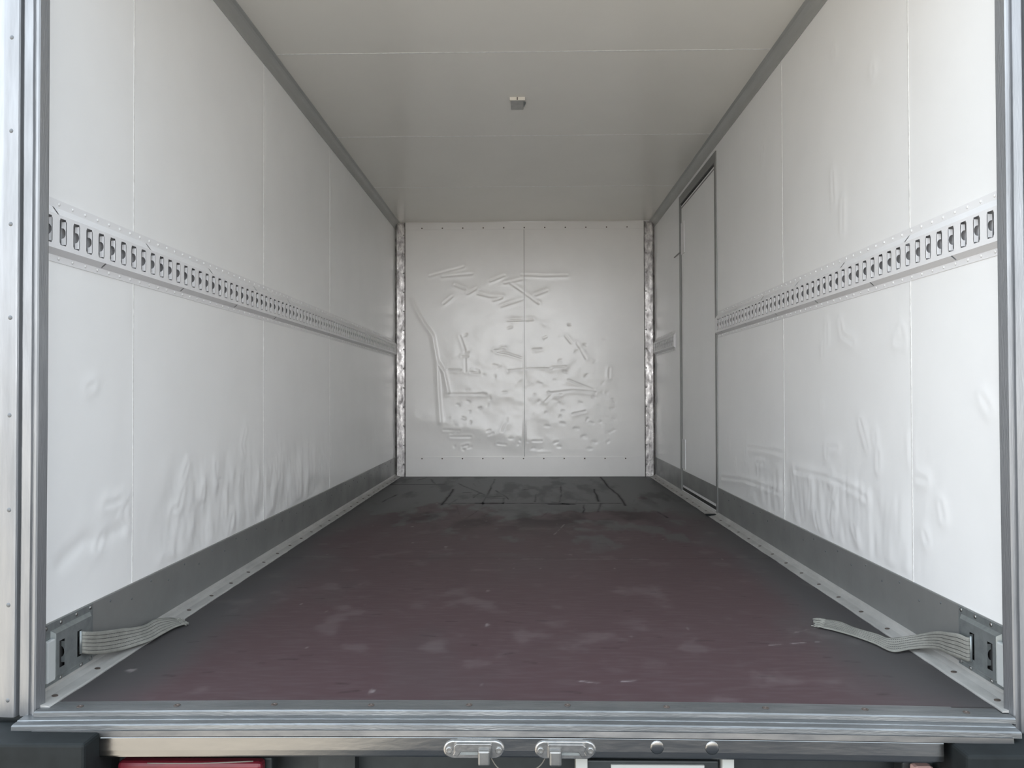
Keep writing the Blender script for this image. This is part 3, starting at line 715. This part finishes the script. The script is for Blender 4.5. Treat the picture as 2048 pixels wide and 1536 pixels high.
def tail_lamp(x0, x1, y, ztop, label, lens, extra):
    t = thing('tail_lamp', ((x0 + x1) / 2, y + .03, ztop - .10), label, 'tail lamp')
    bm = B(); box(bm, x0 - .012, x1 + .012, y + .03, y + .07, ztop - .11, ztop - .003); obj('housing', bm, M['steel_dark'], t, bevel=.004)
    bm = B(); box(bm, x0, x1, y, y + .03, ztop - .10, ztop); obj('lens', bm, M[lens], t, bevel=.008)
    bm = B(); box(bm, *extra); obj('reflector', bm, M['red' if lens == 'pale' else 'pale'], t, bevel=.003)
tail_lamp(-.845, -.54, 1.590, -.104, 'long red tail lamp below the left of the rear beam', 'red', (-.60, -.57, 1.586, 1.592, -.17, -.13))
tail_lamp(.815, .857, 1.60, -.110, 'pale pink and red tail lamp below the right of the rear beam', 'pale', (.82, .852, 1.597, 1.603, -.16, -.13))

for pts, lab in (([(-.062, 1.58, -.074), (-.057, 1.575, -.088), (-.04, 1.57, -.105), (-.005, 1.57, -.115)], 'thin dark cable hanging below the beam beside the left keeper'),
                 ([(.052, 1.575, -.074), (.048, 1.575, -.088), (.035, 1.57, -.100), (.0, 1.57, -.120)], 'thin grey cable hanging below the beam beside the right keeper'),
                 ([(-.55, 1.57, -.0905), (-.66, 1.566, -.0935), (-.77, 1.57, -.0960)], 'thin pale cable strung above the left tail lamp')):
    cur = bpy.data.curves.new('cable', 'CURVE')
    bm = B(); 
    P = [Vector(p) for p in pts]; sm = []
    for i in range(len(P) - 1):
        p0, p1, p2, p3 = P[max(i - 1, 0)], P[i], P[i + 1], P[min(i + 2, len(P) - 1)]
        for k in range(6):
            u = k / 6
            sm.append(.5 * ((2 * p1) + (-p0 + p2) * u + (2 * p0 - 5 * p1 + 4 * p2 - p3) * u * u + (-p0 + 3 * p1 - 3 * p2 + p3) * u ** 3))
    sm.append(P[-1]); tube(bm, sm, .0014, 6)
    o = obj('cable', bm, M['wire'], smooth=True); tag(o, lab, 'cable')
    bpy.data.curves.remove(cur)

# ------------------------------------------------------------------ lashing points and straps by the opening
def lashing_plate(s, label):
    X = 1.0465; P = lambda d, y, z: (s * (X - d), y, z)
    ya, yb, za, zb = 1.652, 1.848, .020, .1565
    t = thing('lashing_plate', (s * X, 1.75, za), label, 'lashing plate', 'lashing plates at the foot of the side walls')
    bm = B()
    V = lambda *a: bm.verts.new(P(*a))
    D = .010; iy0, iy1, iz0, iz1 = 1.690, 1.828, .036, .132   # raised field
    by0, by1, bz0, bz1 = iy0 - .008, iy1 + .008, iz0 - .008, iz1 + .008
    def loop(d, y0, y1, z0, z1): return [V(d, y0, z0), V(d, y1, z0), V(d, y1, z1), V(d, y0, z1)]
    def bridge(a, b):
        for k in range(4): bm.faces.new((a[k], a[(k + 1) % 4], b[(k + 1) % 4], b[k]))
    L0, L1, L2, L3 = loop(0, ya, yb, za, zb), loop(.002, ya, yb, za, zb), loop(.002, by0, by1, bz0, bz1), loop(D, iy0, iy1, iz0, iz1)
    bridge(L0, L1); bridge(L1, L2); bridge(L2, L3)
    # raised field with slots
    slots = (1.712, 1.780)
    zs0, zs1, hw = .052, .112, .0095
    prev = iy0
    def q(y0, y1, z0, z1): bm.faces.new((V(D, y0, z0), V(D, y1, z0), V(D, y1, z1), V(D, y0, z1)))
    q(iy0, iy1, iz0, zs0); q(iy0, iy1, zs1, iz1)
    for c in slots:
        q(prev, c - hw, zs0, zs1); prev = c + hw
        ym = (zs0 + zs1) / 2; r = .012
        for sy in (-1, 1):
            ye = c + sy * hw; dd = .008
            pts = [(D, zs0 + .006), (D, zs1 - .006), (D - dd, zs1 - .006), (D - dd, ym + r)]
            for k in range(9):
                a = math.pi / 2 - k * math.pi / 8; pts.append((D - dd + (dd - .0008) * max(0, math.cos(a)), ym + r * math.sin(a)))
            pts += [(D - dd, ym - r), (D - dd, zs0 + .006)]
            bm.faces.new([bm.verts.new(P(d_, ye, z)) for d_, z in pts])
    q(prev, iy1, zs0, zs1)
    bmesh.ops.remove_doubles(bm, verts=bm.verts, dist=1e-5)
    obj('plate', bm, M['galv_dark'], t)
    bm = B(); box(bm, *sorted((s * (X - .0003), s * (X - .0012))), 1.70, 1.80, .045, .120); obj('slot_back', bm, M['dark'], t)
    rivets('rivet', M['screw'], t, [P(.002, y, z) for y, z in ((1.666, .149), (1.72, .149), (1.78, .149), (1.837, .149), (1.72, .0245), (1.80, .0245), (1.838, .028))], (-s, 0, 0), .0052, .0028)
    bm = B(); box(bm, *sorted((s * (X - .002), s * (X - .0135))), 1.655, 1.684, .032, .124); obj('end_strip', bm, M['grey_pl'], t, bevel=.003, label='pale grey upright strip')
    return t
lashing_plate(-1, 'dark galvanised lashing plate at the foot of the left wall')
lashing_plate(1, 'dark galvanised lashing plate at the foot of the right wall')

def catmull(P, n):
    out = []
    for i in range(len(P) - 1):
        p0, p1, p2, p3 = P[max(i - 1, 0)], P[i], P[i + 1], P[min(i + 2, len(P) - 1)]
        for k in range(n):
            u = k / n
            out.append(.5 * ((2 * p1) + (-p0 + p2) * u + (2 * p0 - 5 * p1 + 4 * p2 - p3) * u * u + (-p0 + 3 * p1 - 3 * p2 + p3) * u ** 3))
    out.append(P[-1]); return out
def strap(secs, label, loop_pts, th=.0022):
    lo_ = catmull([Vector(a) for a, b in secs], 10); hi_ = catmull([Vector(b) for a, b in secs], 10)
    n = len(lo_); W = 10
    base = (lo_[n // 2] + hi_[n // 2]) / 2
    t = thing('strap', (base.x, base.y, 0), label, 'strap', 'cut webbing straps on the floor')
    def nrm(i):
        tt = (lo_[min(i + 1, n - 1)] + hi_[min(i + 1, n - 1)] - lo_[max(i - 1, 0)] - hi_[max(i - 1, 0)]).normalized()
        return tt.cross((hi_[i] - lo_[i]).normalized()).normalized()
    bm = B(); top = []; bot = []
    for i in range(n):
        nn = nrm(i)
        a = [lo_[i].lerp(hi_[i], k / W) for k in range(W + 1)]
        frac = 0
        top.append([bm.verts.new(p + nn * th / 2 + nn * .0006 * math.sin(k * 2.5)) for k, p in enumerate(a)])
        bot.append([bm.verts.new(p - nn * th / 2) for p in a])
    for i in range(n - 1):
        for k in range(W):
            bm.faces.new((top[i][k], top[i + 1][k], top[i + 1][k + 1], top[i][k + 1]))
            bm.faces.new((bot[i][k], bot[i][k + 1], bot[i + 1][k + 1], bot[i + 1][k]))
        bm.faces.new((top[i][0], bot[i][0], bot[i + 1][0], top[i + 1][0])); bm.faces.new((top[i][W], top[i + 1][W], bot[i + 1][W], bot[i][W]))
    for r0, r1 in ((top[0], bot[0]), (bot[-1], top[-1])):
        for k in range(W): bm.faces.new((r0[k], r0[k + 1], r1[k + 1], r1[k]))
    obj('webbing', bm, M['strap'], t, smooth=True)
    bm = B()
    for row in (.17, .33, .50, .67, .83):
        i = 0
        while i < n - 2:
            for side in (1, -1):
                a0, a1 = lo_[i].lerp(hi_[i], row), lo_[i + 1].lerp(hi_[i + 1], row)
                a1 = a0.lerp(a1, .62)
                w0 = (hi_[i] - lo_[i]) * .014; m0 = nrm(i) * side * (th / 2 + .0008)
                bm.faces.new([bm.verts.new(v + m0) for v in (a0 - w0, a1 - w0, a1 + w0, a0 + w0)])
            i += 1
    obj('stitching', bm, M['stitch'], t)
    # frayed cut end: a ragged tuft of yarn
    bm = B(); e0, e1 = lo_[-1], hi_[-1]; dirv = ((lo_[-1] + hi_[-1]) - (lo_[-3] + hi_[-3])).normalized()
    rr = random.Random(int(abs(base.x) * 1e5))
    for k in range(26):
        p = e0.lerp(e1, k / 25); l = rr.uniform(.010, .030)
        q = p + dirv * l + Vector((rr.uniform(-.006, .006), rr.uniform(-.006, .006), 0)); q.z = max(.0035, q.z + rr.uniform(-.006, .004))
        tube(bm, [p - dirv * .004, p.lerp(q, .5) + Vector((0, 0, rr.uniform(0, .003))), q], .0017, 5)
    obj('frayed_end', bm, M['strap'], t)
    # bar hook end that wraps the rail slot
    bm = B(); tube(bm, loop_pts, .0035, 8); obj('hook_bar', bm, M['galv_dark'], t, smooth=True)
    return t
strap([((-1.0375, 1.783, .058), (-1.0375, 1.783, .108)), ((-1.028, 1.787, .055), (-1.028, 1.787, .107)), ((-1.024, 1.812, .045), (-1.025, 1.812, .099)), ((-1.020, 1.87, .028), (-1.027, 1.87, .083)), ((-1.016, 1.935, .014), (-1.030, 1.95, .064)),
       ((-1.000, 1.985, .011), (-1.030, 2.02, .046)), ((-.988, 2.03, .009), (-1.029, 2.075, .037)), ((-.985, 2.09, .008), (-1.028, 2.13, .035)), ((-.980, 2.14, .008), (-1.014, 2.188, .022)), ((-.970, 2.17, .008), (-1.004, 2.205, .014))],
      'grey stitched webbing strap hanging from the left lashing plate', [(-1.0355, 1.782, .056), (-1.0355, 1.782, .110)])
strap([((1.0375, 1.783, .048), (1.0375, 1.783, .100)), ((1.028, 1.784, .046), (1.028, 1.784, .101)), ((1.022, 1.81, .045), (1.022, 1.81, .101)), ((1.019, 1.85, .041), (1.021, 1.85, .092)), ((1.021, 1.895, .036), (1.023, 1.90, .079)),
       ((1.014, 1.945, .022), (1.024, 1.96, .056)), ((.990, 1.972, .010), (1.004, 2.00, .036)), ((.945, 1.972, .0045), (.965, 2.025, .022)), ((.927, 2.038, .004), (.946, 2.062, .022)), ((.897, 2.105, .004), (.924, 2.138, .014)), ((.866, 2.150, .004), (.906, 2.205, .012)), ((.846, 2.170, .004), (.874, 2.232, .010))],
      'grey stitched webbing strap trailing from the right lashing plate onto the floor', [(1.0355, 1.782, .046), (1.0355, 1.782, .104)])

# ------------------------------------------------------------------ ceiling lamp
t = thing('ceiling_lamp', (-.024, 3.64, H - .0145), 'small boxy cream lamp fixed to the ceiling', 'lamp')
bm = B(); box(bm, -.060, .012, 3.575, 3.582, H - .0145, H); case = obj('front_plate', bm, M['lamp_case'], t, bevel=.001)
bm = B(); box(bm, -.055, .004, 3.582, 3.708, H - .0120, H); obj('lens', bm, M['lamp_lens'], t, bevel=.003)
for z in (.0042, .0104):
    bm = B(); disc(bm, (-.024, 3.575, H - z), (0, -1, 0), .0031, .0014, seg=12, hex_r=.0016); obj('screw', bm, M['rust_screw'], t)
bm = B(); extrude(bm, [(.005, 3.625), (.016, 3.632), (.008, 3.675), (.005, 3.675)], [(lambda a, b, z=z: (a, b, z)) for z in (H - .010, H - .001)]); obj('switch', bm, M['galv_dark'], t)
